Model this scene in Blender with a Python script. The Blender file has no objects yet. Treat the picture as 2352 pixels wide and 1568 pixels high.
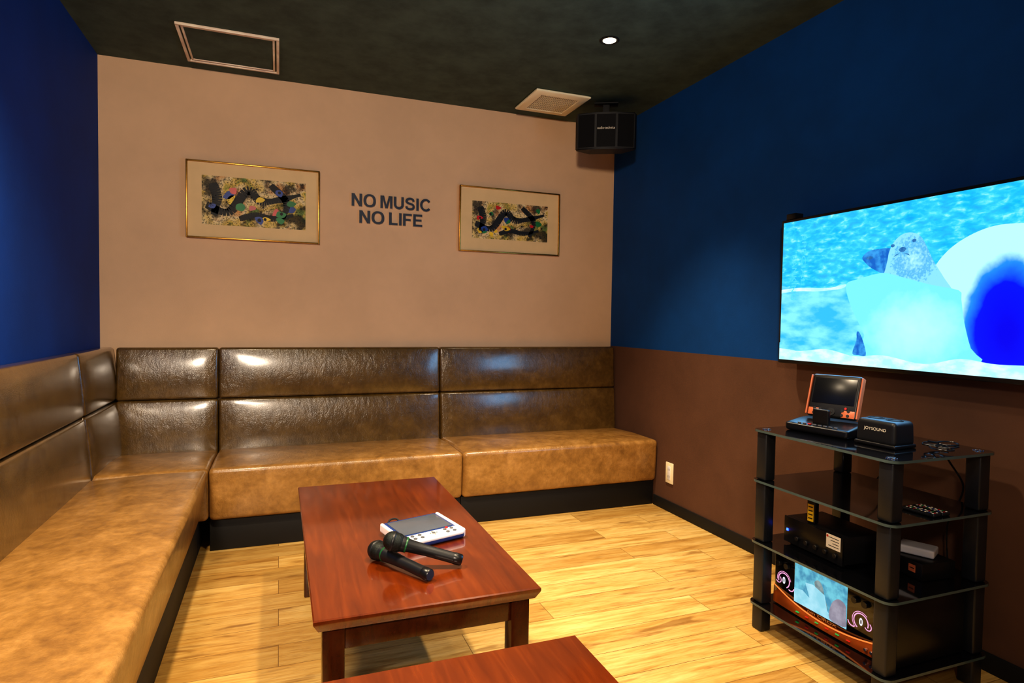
import bpy, bmesh, math, random
from mathutils import Vector, Matrix, Euler
random.seed(7)
scn = bpy.context.scene
COL = scn.collection
try:
    scn.view_settings.view_transform = 'Standard'
    scn.view_settings.look = 'None'
    scn.view_settings.look = 'Medium High Contrast'
except Exception:
    pass

# ------------------------------------------------------------------ materials
def lin(c):
    return tuple(((v/255)/12.92 if v/255 <= .04045 else ((v/255+.055)/1.055)**2.4) for v in c)
def rgba(c): 
    return (*lin(c), 1)
def newmat(name):
    m = bpy.data.materials.new(name); m.use_nodes = True
    nt = m.node_tree
    return m, nt, nt.nodes['Principled BSDF']
def N(nt, typ, **kw):
    n = nt.nodes.new(typ)
    for k, v in kw.items(): setattr(n, k, v)
    return n
def coords(nt, scale=(1,1,1), kind='Object', loc=(0,0,0)):
    tc = N(nt, 'ShaderNodeTexCoord'); mp = N(nt, 'ShaderNodeMapping')
    mp.inputs['Scale'].default_value = scale; mp.inputs['Location'].default_value = loc
    nt.links.new(tc.outputs[kind], mp.inputs['Vector'])
    return mp.outputs['Vector']
def noise(nt, vec, scale, detail=4, rough=.55, dist=0):
    n = N(nt, 'ShaderNodeTexNoise'); n.inputs['Scale'].default_value = scale
    n.inputs['Detail'].default_value = detail; n.inputs['Roughness'].default_value = rough
    n.inputs['Distortion'].default_value = dist
    nt.links.new(vec, n.inputs['Vector']); return n.outputs['Fac']
def ramp(nt, fac, stops):
    r = N(nt, 'ShaderNodeValToRGB'); e = r.color_ramp.elements
    while len(e) < len(stops): e.new(.5)
    for i, (p, c) in enumerate(stops):
        e[i].position = p; e[i].color = rgba(c) if len(c) == 3 else c
    nt.links.new(fac, r.inputs['Fac']); return r.outputs['Color']
def mix(nt, a, b, fac, mode='MIX'):
    m = N(nt, 'ShaderNodeMix', data_type='RGBA', blend_type=mode)
    for s, v in ((m.inputs[6], a), (m.inputs[7], b)):
        if isinstance(v, tuple): s.default_value = v
        else: nt.links.new(v, s)
    if isinstance(fac, (int, float)): m.inputs[0].default_value = fac
    else: nt.links.new(fac, m.inputs[0])
    return m.outputs[2]
def bump(nt, bs, h, strength=.2, dist=.002):
    b = N(nt, 'ShaderNodeBump'); b.inputs['Strength'].default_value = strength
    b.inputs['Distance'].default_value = dist
    nt.links.new(h, b.inputs['Height']); nt.links.new(b.outputs['Normal'], bs.inputs['Normal'])

def simple(name, c, rough=.5, metal=0, var=.12, nscale=8, bmp=0, bscale=300, coat=0, spec=None):
    m, nt, bs = newmat(name)
    v = coords(nt)
    f = noise(nt, v, nscale, 3)
    d = tuple(max(0, x*(1-var)) for x in c); l = tuple(min(255, x*(1+var)) for x in c)
    nt.links.new(ramp(nt, f, [(.3, d), (.7, l)]), bs.inputs['Base Color'])
    bs.inputs['Roughness'].default_value = rough; bs.inputs['Metallic'].default_value = metal
    if coat: bs.inputs['Coat Weight'].default_value = coat; bs.inputs['Coat Roughness'].default_value = .08
    if spec is not None: bs.inputs['Specular IOR Level'].default_value = spec
    if bmp: bump(nt, bs, noise(nt, v, bscale, 2), bmp, .001)
    return m
def emis(name, c, s=1.0, c2=None, scale=10, vscale=(1,1,1), stops=(.4,.6)):
    m, nt, bs = newmat(name)
    bs.inputs['Base Color'].default_value = (0.01,0.01,0.01,1); bs.inputs['Roughness'].default_value = .3
    f = noise(nt, coords(nt, vscale), scale, 4)
    nt.links.new(ramp(nt, f, [(stops[0], c), (stops[1], c2 or c)]), bs.inputs['Emission Color'])
    bs.inputs['Emission Strength'].default_value = s
    return m

def leather(name, c1, c2, c3, rough, coat=.35):
    m, nt, bs = newmat(name)
    v = coords(nt)
    f1 = noise(nt, v, 11, 5, .62, .4)
    f2 = noise(nt, v, 40, 4, .6)
    a = ramp(nt, f1, [(.32, c1), (.5, c2), (.68, c3)])
    b = ramp(nt, f2, [(.3, (194,188,180)), (.7, (255,255,255))])
    nt.links.new(mix(nt, a, b, .6, 'MULTIPLY'), bs.inputs['Base Color'])
    bs.inputs['Roughness'].default_value = rough
    bs.inputs['Specular IOR Level'].default_value = .6
    bs.inputs['Coat Weight'].default_value = coat; bs.inputs['Coat Roughness'].default_value = .17
    vo = N(nt, 'ShaderNodeTexVoronoi'); vo.inputs['Scale'].default_value = 240
    nt.links.new(v, vo.inputs['Vector'])
    h = N(nt, 'ShaderNodeMath', operation='ADD')
    sc = N(nt, 'ShaderNodeMath', operation='MULTIPLY'); sc.inputs[1].default_value = 6
    nt.links.new(noise(nt, coords(nt, (1.6,1,.8)), 18, 5, .6, .8), sc.inputs[0])
    nt.links.new(vo.outputs['Distance'], h.inputs[0]); nt.links.new(sc.outputs[0], h.inputs[1])
    bump(nt, bs, h.outputs[0], .3, .0016)
    return m
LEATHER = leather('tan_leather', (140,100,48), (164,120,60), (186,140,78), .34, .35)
LEATHER_SHADED = leather('tan_leather_shaded', (84,62,26), (99,74,33), (114,87,42), .24, 1.0)  # same tan leather, with the backrests' weaker light put into a darker colour

def floor_mat():
    m, nt, bs = newmat('oak_plank_floor')
    v = coords(nt)
    br = N(nt, 'ShaderNodeTexBrick'); br.offset = .37; br.offset_frequency = 2
    br.inputs['Scale'].default_value = 1; br.inputs['Brick Width'].default_value = .95
    br.inputs['Row Height'].default_value = .135; br.inputs['Mortar Size'].default_value = .0012
    br.inputs['Mortar Smooth'].default_value = .1; br.inputs['Bias'].default_value = 0
    br.inputs['Color1'].default_value = (0,0,0,1); br.inputs['Color2'].default_value = (1,1,1,1)
    br.inputs['Mortar'].default_value = (.5,.5,.5,1)
    nt.links.new(v, br.inputs['Vector'])
    def gv(sx, sy):
        add = N(nt, 'ShaderNodeVectorMath', operation='MULTIPLY_ADD')
        nt.links.new(br.outputs['Color'], add.inputs[0]); add.inputs[1].default_value = (7, 3, 5)
        mp = N(nt, 'ShaderNodeMapping'); mp.inputs['Scale'].default_value = (sx, sy, 1)
        nt.links.new(v, mp.inputs['Vector']); nt.links.new(mp.outputs[0], add.inputs[2]); return add.outputs[0]
    g = noise(nt, gv(1.2, 11), 2.0, 8, .60, 1.2)
    g2 = noise(nt, gv(1.2, 14), 8, 5, .7, .5)
    g3 = noise(nt, gv(1.1, 7), 2.6, 4, .55, .6)
    c = ramp(nt, g, [(.26, (164,122,60)), (.40, (208,168,96)), (.55, (224,190,120)), (.75, (236,208,144))])
    c = mix(nt, c, ramp(nt, g2, [(.33, (188,164,124)), (.55, (255,255,255))]), .5, 'MULTIPLY')
    c = mix(nt, c, ramp(nt, g3, [(.32, (140,104,60)), (.42, (255,255,255))]), .6, 'MULTIPLY')
    tone = ramp(nt, br.outputs['Color'], [(0, (206,192,164)), (.5, (238,230,214)), (1, (255,255,250))])
    c = mix(nt, c, tone, .9, 'MULTIPLY')
    c = mix(nt, c, rgba((120,86,42)), br.outputs['Fac'])
    nt.links.new(c, bs.inputs['Base Color'])
    bs.inputs['Roughness'].default_value = .31
    bump(nt, bs, g, .10, .002)
    return m
FLOOR = floor_mat()

def table_wood(name, k, coat):
    m, nt, bs = newmat(name)
    g = noise(nt, coords(nt, (14, 1.2, 6)), 3, 6, .6, .6)
    S = lambda c: tuple(x*k for x in c)
    c = ramp(nt, g, [(.25, S((98,36,4))), (.55, S((126,52,8))), (.8, S((150,68,14)))])
    c2 = noise(nt, coords(nt), 3.5, 2)
    c = mix(nt, c, ramp(nt, c2, [(.3, (180,170,166)), (.7, (255,255,255))]), .6, 'MULTIPLY')
    nt.links.new(c, bs.inputs['Base Color'])
    bs.inputs['Roughness'].default_value = .24
    bs.inputs['Coat Weight'].default_value = coat; bs.inputs['Coat Roughness'].default_value = .08
    bump(nt, bs, g, .02, .001)
    return m
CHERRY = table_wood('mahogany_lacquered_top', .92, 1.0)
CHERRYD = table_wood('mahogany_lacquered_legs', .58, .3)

def wallmat(name, c, var=.05, rough=.75, ns=2.5, det=4):
    m, nt, bs = newmat(name)
    v = coords(nt)
    f = noise(nt, v, ns, det, .65)
    d = tuple(x*(1-var) for x in c); l = tuple(min(255, x*(1+var)) for x in c)
    nt.links.new(ramp(nt, f, [(.35, d), (.65, l)]), bs.inputs['Base Color'])
    bs.inputs['Roughness'].default_value = rough
    bs.inputs['Specular IOR Level'].default_value = .25
    bump(nt, bs, noise(nt, v, 180, 3), .25, .0015)
    return m
W_BEIGE = wallmat('beige_wallpaper', (214,178,143), .02)
W_BLUE = wallmat('navy_blue_wallpaper', (2,64,126), .05)
W_BLUE_L = wallmat('navy_blue_wallpaper_side', (8,62,142), .05)
W_BROWN = wallmat('brown_wallpaper', (94,66,50), .05)
W_CEIL = wallmat('charcoal_ceiling_paper', (72,86,76), .12, ns=7, det=8)
BLACK = simple('black_plastic', (16,16,18), .32)
BLACKM = simple('black_matte', (8,8,9), .7)
BLACKP = simple('black_painted_post', (26,28,32), .38, bmp=.1)
GLASSB = simple('black_tempered_glass', (8,9,12), .07, var=.05, coat=.8)
GLASSE = simple('glass_edge', (70,86,86), .15, var=.05)
CHROME = simple('chrome', (215,215,215), .18, 1, var=.03)
EDGE = simple('pale_letter_edge', (235,228,215), .4, .2, var=.03)
GOLD = simple('brushed_gold', (188,140,66), .3, 1, var=.08, nscale=60)
MATB = simple('cream_mat_board', (222,190,142), .8, var=.02)
CREAM = simple('cream_plastic', (255,240,204), .5, var=.02)
WHITE = simple('white_plastic', (236,236,238), .4, var=.02)
GREY = simple('grey_plastic', (92,94,98), .4, var=.05)
LGREY = simple('pale_grey_plastic', (205,205,210), .45, var=.03)
DGREY = simple('dark_grey_metal', (28,29,32), .38, .2, var=.05, nscale=60)
NAVY = simple('navy_plastic', (26,54,116), .35, var=.05)
ORANGE = simple('orange_plastic', (206,112,72), .35, var=.06)
SALMON = simple('pearl_white_plastic', (240,228,226), .4, var=.05)
RED = simple('red_plastic', (190,26,20), .4)
BLUEP = simple('blue_ink', (24,60,140), .5)
GREEN = simple('green_ink', (20,120,60), .5)
GREEND = simple('dark_green_plastic', (16,92,44), .4)
YELLOW = simple('yellow_ink', (230,190,30), .5)
LABELW = simple('paper_label', (235,225,205), .7, var=.03)
SCREEN_OFF = simple('grey_blue_glass_screen', (84,90,100), .2, var=.05)
SCREEN_BLK = simple('black_glass_screen', (16,18,22), .25, var=.05)
LETTER = simple('dark_letter_face', (34,44,62), .5, .0, var=.05)
MESHG = simple('steel_mesh_grille', (34,38,36), .4, .7, var=.5, nscale=900, bmp=1.0, bscale=700)
LEDB = emis('blue_led', (30,60,255), 12)
LEDG = emis('green_led', (30,200,90), .8)
LEDR = emis('red_led', (230,40,20), .8)
PINKG = emis('pale_pink_glow_ring', (240,165,210), 1.1)
WHITEG = emis('white_glow', (240,240,255), 1.0)

# ------------------------------------------------------------------ mesh helpers
def lift(o, *, label=None, category=None, group=None, kind=None):
    if label: o['label'] = label
    if category: o['category'] = category
    if group: o['group'] = group
    if kind: o['kind'] = kind
    return o
def thing(name, loc, label, category, rot=(0,0,0), group=None, quat=None):
    e = bpy.data.objects.new(name, None); e.empty_display_size = .05
    e.location = loc
    if quat is not None:
        e.rotation_mode = 'QUATERNION'; e.rotation_quaternion = quat
    else: e.rotation_euler = rot
    COL.objects.link(e)
    return lift(e, label=label, category=category, group=group)
def finish(name, bm, mats, parent=None, world=False, smooth=True, recalc=True, label=None):
    if recalc: bmesh.ops.recalc_face_normals(bm, faces=bm.faces)
    if world and parent is not None:
        bmesh.ops.translate(bm, verts=bm.verts, vec=-Vector(parent.location))
    me = bpy.data.meshes.new(name); bm.to_mesh(me); bm.free()
    for m in (mats if isinstance(mats, (list, tuple)) else [mats]): me.materials.append(m)
    if smooth:
        for p in me.polygons: p.use_smooth = True
        try: me.set_sharp_from_angle(angle=math.radians(38))
        except Exception: pass
    o = bpy.data.objects.new(name, me); COL.objects.link(o)
    if parent is not None: o.parent = parent
    if label: o['label'] = label
    return o
def B(): return bmesh.new()
def box(bm, lo, hi, bev=0, mi=0, mat=None, seg=2):
    c = [(a+b)/2 for a, b in zip(lo, hi)]; s = [abs(b-a) for a, b in zip(lo, hi)]
    t = bmesh.new()
    bmesh.ops.create_cube(t, size=1, matrix=Matrix.Translation(c) @ Matrix.Diagonal((*s, 1)))
    if bev: bmesh.ops.bevel(t, geom=t.edges[:], offset=min(bev, min(s)*.49), segments=seg, affect='EDGES', profile=.5)
    merge(bm, t, mi, mat)
def merge(bm, t, mi=0, mat=None):
    if mat is not None: bmesh.ops.transform(t, matrix=mat, verts=t.verts)
    vm = {}
    for v in t.verts: vm[v] = bm.verts.new(v.co)
    for f in t.faces:
        try:
            nf = bm.faces.new([vm[v] for v in f.verts]); nf.material_index = mi
        except ValueError: pass
    t.free()
def lathe(bm, prof, seg=24, mi=0, mat=None):
    """prof: list (r,z) around local z"""
    t = bmesh.new(); rings = []
    for r, z in prof:
        if r < 1e-6: rings.append([t.verts.new((0,0,z))])
        else: rings.append([t.verts.new((r*math.cos(2*math.pi*i/seg), r*math.sin(2*math.pi*i/seg), z)) for i in range(seg)])
    for a, b in zip(rings, rings[1:]):
        for i in range(seg):
            j = (i+1) % seg
            vs = []
            if len(a) == 1 and len(b) == 1: continue
            if len(a) == 1: vs = [a[0], b[i], b[j]]
            elif len(b) == 1: vs = [a[i], a[j], b[0]]
            else: vs = [a[i], a[j], b[j], b[i]]
            t.faces.new(vs)
    merge(bm, t, mi, mat)
def cyl(bm, p, r, h, seg=24, mi=0, axis='Z', bev=0):
    m = Matrix.Translation(p)
    if axis == 'X': m = m @ Matrix.Rotation(math.pi/2, 4, 'Y')
    if axis == 'Y': m = m @ Matrix.Rotation(-math.pi/2, 4, 'X')
    b = bev or min(r, h)*.08
    lathe(bm, [(0,0),(r-b,0),(r,b),(r,h-b),(r-b,h),(0,h)], seg, mi, m)
def rbox(bm, lo, hi, r, m=10, k=4, fn=None, mi=0, mat=None):
    t = bmesh.new()
    lo = Vector(lo); hi = Vector(hi); ax = []
    for a in range(3):
        L, H = lo[a], hi[a]
        rr = min(r, (H-L)*.49)
        mm = m if (H-L) > .3 else max(3, m//2)
        cs = [L + rr*i/k for i in range(k)] + [L+rr + (H-L-2*rr)*i/mm for i in range(mm)] + [H-rr + rr*i/k for i in range(k+1)]
        ax.append(cs)
    cache = {}
    def V(p):
        key = tuple(round(c, 6) for c in p)
        if key in cache: return cache[key]
        q = Vector(p)
        inner = Vector([min(max(q[a], lo[a]+min(r,(hi[a]-lo[a])*.49)), hi[a]-min(r,(hi[a]-lo[a])*.49)) for a in range(3)])
        d = q - inner
        if d.length > 1e-9:
            mx = max(abs(x) for x in d); 
            q2 = inner + d.normalized()*mx
        else: q2 = q
        if fn:
            n = Vector([(2*q2[a]-lo[a]-hi[a])/(hi[a]-lo[a]) for a in range(3)])
            q2 = fn(q2, n)
        v = t.verts.new(q2); cache[key] = v; return v
    for a in range(3):
        b, c = (a+1) % 3, (a+2) % 3
        for s in (ax[a][0], ax[a][-1]):
            for i in range(len(ax[b])-1):
                for j in range(len(ax[c])-1):
                    ps = []
                    for (u, w) in ((i,j),(i+1,j),(i+1,j+1),(i,j+1)):
                        p = [0,0,0]; p[a] = s; p[b] = ax[b][u]; p[c] = ax[c][w]; ps.append(V(p))
                    try: t.faces.new(ps)
                    except ValueError: pass
    merge(bm, t, mi, mat)
def catmull(pts, n=8, closed=False):
    out = []; L = len(pts); pts = [Vector(p) for p in pts]
    rng = range(L) if closed else range(L-1)
    for i in rng:
        if closed: p0, p1, p2, p3 = pts[(i-1)%L], pts[i], pts[(i+1)%L], pts[(i+2)%L]
        else: p0, p1, p2, p3 = pts[max(i-1,0)], pts[i], pts[i+1], pts[min(i+2,L-1)]
        for k in range(n):
            t = k/n
            out.append(.5*((2*p1)+(-p0+p2)*t+(2*p0-5*p1+4*p2-p3)*t*t+(-p0+3*p1-3*p2+p3)*t**3))
    if not closed: out.append(pts[-1])
    return out
def tube(bm, pts, r, seg=8, n=6, mi=0, smooth=True):
    P = catmull(pts, n) if smooth else [Vector(p) for p in pts]
    t = bmesh.new(); rings = []; up = Vector((0,0,1))
    for i, p in enumerate(P):
        d = (P[min(i+1,len(P)-1)] - P[max(i-1,0)]).normalized()
        s = d.cross(up)
        if s.length < .05: s = d.cross(Vector((1,0,0)))
        s.normalize(); u = s.cross(d)
        rings.append([t.verts.new(p + r*(math.cos(2*math.pi*k/seg)*s + math.sin(2*math.pi*k/seg)*u)) for k in range(seg)])
    for a, b in zip(rings, rings[1:]):
        for k in range(seg): t.faces.new([a[k], a[(k+1)%seg], b[(k+1)%seg], b[k]])
    t.faces.new(rings[0]); t.faces.new(rings[-1][::-1])
    merge(bm, t, mi)
def poly(bm, pts, mi=0):
    t = bmesh.new()
    f = t.faces.new([t.verts.new(p) for p in pts])
    f.normal_update()
    bmesh.ops.triangulate(t, faces=[f])
    merge(bm, t, mi)

# ---- own bold grotesque capitals (unit cap height)
def ell(cx, cy, rx, ry, n=36, sup=2.3):
    o = []
    for i in range(n):
        a = 2*math.pi*i/n; c, s = math.cos(a), math.sin(a)
        o.append((cx+rx*math.copysign(abs(c)**(2/sup), c), cy+ry*math.copysign(abs(s)**(2/sup), s)))
    return o
def band(pts, w, sm=8):
    P = [p for p in catmull([(a,b,0) for a,b in pts], sm)] if sm else [Vector((a,b,0)) for a,b in pts]
    L, R = [], []
    for i, p in enumerate(P):
        d = (P[min(i+1,len(P)-1)]-P[max(i-1,0)]).normalized(); n = Vector((-d.y,d.x,0))*w/2
        L.append((p.x+n.x, p.y+n.y)); R.append((p.x-n.x, p.y-n.y))
    return L, R
S_ = .20
def glyph(ch):
    if ch == 'N': return .80, [('p', [(0,0),(S_,0),(S_,.66),(.58,0),(.80,0),(.80,1),(.60,1),(.60,.35),(.22,1),(0,1)])]
    if ch == 'M': return .95, [('p', [(0,0),(.19,0),(.19,.78),(.38,0),(.57,0),(.76,.78),(.76,0),(.95,0),(.95,1),(.66,1),(.475,.27),(.29,1),(0,1)])]
    if ch == 'I': return .20, [('p', [(0,0),(.20,0),(.20,1),(0,1)])]
    if ch == 'L': return .66, [('p', [(0,0),(.66,0),(.66,.175),(S_,.175),(S_,1),(0,1)])]
    if ch == 'F': return .68, [('p', [(0,0),(S_,0),(S_,.41),(.60,.41),(.60,.58),(S_,.58),(S_,.825),(.68,.825),(.68,1),(0,1)])]
    if ch == 'E': return .72, [('p', [(0,0),(.72,0),(.72,.175),(S_,.175),(S_,.43),(.66,.43),(.66,.60),(S_,.60),(S_,.825),(.71,.825),(.71,1),(0,1)])]
    if ch == 'O': return .96, [('r', ell(.48,.5,.48,.52), ell(.48,.5,.275,.35))]
    if ch == 'U':
        pts = [(.1,1),(.1,.7),(.1,.38)]+[(.4-.3*math.cos(a), .38-.29*math.sin(a)) for a in [math.pi*i/20 for i in range(1,20)]]+[(.7,.38),(.7,.7),(.7,1)]
        return .80, [('b',)+band(pts, .2, 0)]
    if ch == 'C':
        pts = []
        for i in range(25):
            a = math.radians(38+(322-38)*i/24); pts.append((.47+.375*math.cos(a), .5+.43*math.sin(a)))
        return .90, [('b',)+band(pts, .19, 0)]
    if ch == 'S':
        return .80, [('b',)+band([(.69,.70),(.62,.86),(.40,.925),(.17,.85),(.115,.70),(.22,.575),(.42,.51),(.62,.44),(.695,.29),(.61,.13),(.39,.075),(.17,.14),(.09,.30)], .185, 6)]
    return .3, []
def word_layout(s, gap=.11, space=.36):
    x = 0; out = []
    for ch in s:
        if ch == ' ': x += space-gap; continue
        w, g = glyph(ch); out.append((ch, x, g)); x += w+gap
    return out, x-gap

def text_bm(s, offset=.0, extrude=.0, spacing=1.0):
    cu = bpy.data.curves.new('tmp_text', 'FONT'); cu.body = s; cu.size = 1; cu.offset = offset; cu.extrude = extrude
    cu.resolution_u = 4; cu.space_character = spacing
    ob = bpy.data.objects.new('tmp_text', cu); COL.objects.link(ob)
    bpy.context.view_layer.update()
    dg = bpy.context.evaluated_depsgraph_get()
    me = bpy.data.meshes.new_from_object(ob.evaluated_get(dg))
    t = bmesh.new(); t.from_mesh(me)
    bpy.data.objects.remove(ob); bpy.data.curves.remove(cu); bpy.data.meshes.remove(me)
    bmesh.ops.remove_doubles(t, verts=t.verts, dist=1e-5)
    xs = [v.co.x for v in t.verts]; ys = [v.co.y for v in t.verts]; zs = [v.co.z for v in t.verts]
    sx = 1/(max(xs)-min(xs)); sy = 1/(max(ys)-min(ys)); 
    sz = 1/(max(zs)-min(zs)) if extrude else 1
    bmesh.ops.transform(t, matrix=Matrix.Diagonal((sx, sy, sz, 1)) @ Matrix.Translation((-min(xs), -min(ys), -min(zs))), verts=t.verts)
    return t
def frame_mat(o, xdir, ydir, w, h, d=.0004):
    x = Vector(xdir).normalized(); y = Vector(ydir).normalized(); z = x.cross(y)
    m = Matrix.Identity(4)
    for i in range(3):
        m[i][0] = x[i]*w; m[i][1] = y[i]*h; m[i][2] = z[i]*d; m[i][3] = o[i]
    return m

# ------------------------------------------------------------------ room
XL, XR, YB, YF, H = -.856, 2.12, 3.69, -1.3, 2.40
T = .1
def struct(name, lo, hi, mat):
    bm = B(); box(bm, lo, hi); o = finish(name, bm, mat, smooth=False); o['kind'] = 'structure'; return o
struct('floor', (XL-T, YF-T, -T), (XR+T, YB+T, 0), FLOOR)
struct('ceiling', (XL-T, YF-T, H), (XR+T, YB+T, H+T), W_CEIL)
struct('wall_back', (XL-T, YB, 0), (XR+T, YB+T, H), W_BEIGE)
struct('wall_left', (XL-T, YF, 0), (XL, YB, H), W_BLUE_L)
struct('wall_front', (XL-T, YF-T, 0), (XR+T, YF, H), W_BEIGE)
bm = B(); ZS = .93
box(bm, (XR, YF, ZS), (XR+T, YB, H), mi=0); box(bm, (XR, YF, 0), (XR+T, YB, ZS), mi=1)
o = finish('wall_right', bm, [W_BLUE, W_BROWN], smooth=False); o['kind'] = 'structure'
bm = B(); box(bm, (XR-.009, YF+.001, 0.0), (XR-.0005, 3.128, .062), .002)
o = finish('baseboard_right', bm, BLACKM); o['kind'] = 'structure'

# ------------------------------------------------------------------ sofa
def backfn(t_top):
    def f(q, n):
        w = max(0, min(1, -q.y/t_top))
        q = q.copy()
        q.y -= w*(.93-q.z)*.085
        if n.y < 0: q.y -= .014*(1-n.z**2)*(1-n.x**6)*min(1, -n.y)
        return q
    return f
def mkseat(slant):
    def seatfn(q, n):
        q = q.copy()
        w = (1-n.x**6)
        if n.z > 0: q.z += .008*w*(1-n.y**2)*n.z - .012*max(0, n.y)
        if n.y < 0:
            q.y -= .008*w*(1-n.z**2)
            q.y += slant*(1-n.z)/2*(-n.y)
        return q
    return seatfn
def sofa(loc, rot, L, D, label, slant=.012):
    e = thing('sofa_section', loc, label, 'sofa', rot=(0,0,rot), group='built-in leather sofa sections')
    g = .001
    bm = B(); rbox(bm, (g, -D, .15), (L-g, -.075, .395), .022, m=12, fn=mkseat(slant))
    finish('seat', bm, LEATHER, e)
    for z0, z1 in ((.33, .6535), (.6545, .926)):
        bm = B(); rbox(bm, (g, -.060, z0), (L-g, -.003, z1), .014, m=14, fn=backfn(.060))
        finish('backrest_cushion', bm, LEATHER_SHADED, e)
    bm = B(); box(bm, (g, -D+.045, 0.0005), (L-g, -.01, .149), .003)
    finish('plinth', bm, BLACKM, e, label='black recessed plinth')
    return e
sofa((-.30, YB, 0), 0, 1.21, .60, 'tan leather wall sofa section with two-row padded backrest')
sofa((.91, YB, 0), 0, 1.205, .60, 'tan leather wall sofa section ending against the brown side wall')
sofa((XL, .9, 0), math.pi/2, 2.18, .556, 'long tan leather sofa section along the blue wall', .040)
e = thing('sofa_section', (XL, YB, 0), 'tan leather corner sofa section joining the two sofa runs', 'sofa', group='built-in leather sofa sections')
bm = B(); rbox(bm, (.075, -.592, .15), (.554, -.075, .393), .022, m=8, fn=mkseat(0)); finish('seat', bm, LEATHER, e)
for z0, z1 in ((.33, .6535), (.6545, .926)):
    bm = B(); rbox(bm, (.082, -.060, z0), (.555, -.003, z1), .014, m=8, fn=backfn(.060)); finish('backrest_cushion', bm, LEATHER_SHADED, e)
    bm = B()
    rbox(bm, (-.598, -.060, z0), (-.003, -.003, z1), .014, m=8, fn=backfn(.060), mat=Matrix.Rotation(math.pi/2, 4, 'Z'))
    finish('backrest_cushion', bm, LEATHER_SHADED, e)
bm = B(); box(bm, (.01, -.598, .0005), (.511, -.01, .149), .003); finish('plinth', bm, BLACKM, e, label='black recessed plinth')

# ------------------------------------------------------------------ tables
def table(x0, x1, y0, y1, h, label):
    e = thing('coffee_table', ((x0+x1)/2, (y0+y1)/2, 0), label, 'table', group='low dark wood tables')
    w, d = (x1-x0)/2, (y1-y0)/2
    bm = B(); t = bmesh.new()
    lv = [(w-.012, d-.012, h-.032), (w-.002, d-.002, h-.014), (w, d, h-.009), (w, d, h-.003), (w-.003, d-.003, h)]
    rings = [[t.verts.new((sx*a, sy*b, z)) for sx, sy in ((-1,-1),(1,-1),(1,1),(-1,1))] for a, b, z in lv]
    t.faces.new(rings[0][::-1]); t.faces.new(rings[-1])
    for a, b in zip(rings, rings[1:]):
        for i in range(4): t.faces.new([a[i], a[(i+1)%4], b[(i+1)%4], b[i]])
    merge(bm, t); finish('table_top', bm, CHERRY, e)
    L = .05; ins = .022
    for sx in (-1,1):
        for sy in (-1,1):
            bm = B()
            xa, ya = sx*(w-ins), sy*(d-ins)
            box(bm, (min(xa, xa-sx*L), min(ya, ya-sy*L), .0005), (max(xa, xa-sx*L), max(ya, ya-sy*L), h-.031), .004)
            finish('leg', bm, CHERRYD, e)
    for sx in (-1,1):
        bm = B(); xa = sx*(w-ins-.008)
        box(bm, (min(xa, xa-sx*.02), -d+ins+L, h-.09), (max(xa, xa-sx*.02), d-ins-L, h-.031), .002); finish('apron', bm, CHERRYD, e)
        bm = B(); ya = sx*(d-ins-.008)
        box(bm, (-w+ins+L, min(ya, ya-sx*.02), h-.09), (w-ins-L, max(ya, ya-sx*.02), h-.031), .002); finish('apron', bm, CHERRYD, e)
table(.072, .626, 1.413, 2.565, .42, 'low reddish mahogany table carrying microphones and a tablet')
table(.048, .602, .02, 1.172, .42, 'low reddish mahogany table with an empty top')

# ------------------------------------------------------------------ television
TVX = 2.045; ty0, ty1, tz0, tz1 = 1.005, 2.098, .935, 1.538
e = thing('television', (2.09, 1.55, tz0), 'large flat wall-mounted television showing seals on blue ice', 'television')
bm = B(); box(bm, (TVX, ty0-.006, tz0-.006), (TVX+.03, ty1+.006, tz1+.006), .004)
box(bm, (TVX+.03, ty0+.15, tz0+.05), (TVX+.05, ty1-.15, tz1-.15), .004)
finish('casing', bm, BLACK, e, world=True)
bm = B(); box(bm, (TVX+.05, 1.35, 1.1), (XR-.0002, 1.75, 1.4), .003); finish('wall_bracket', bm, BLACKM, e, world=True)
bm = B(); box(bm, (TVX+.005, 2.035, tz1+.007), (TVX+.05, 2.085, tz1+.032), .003); finish('sensor', bm, BLACK, e, world=True)

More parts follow.
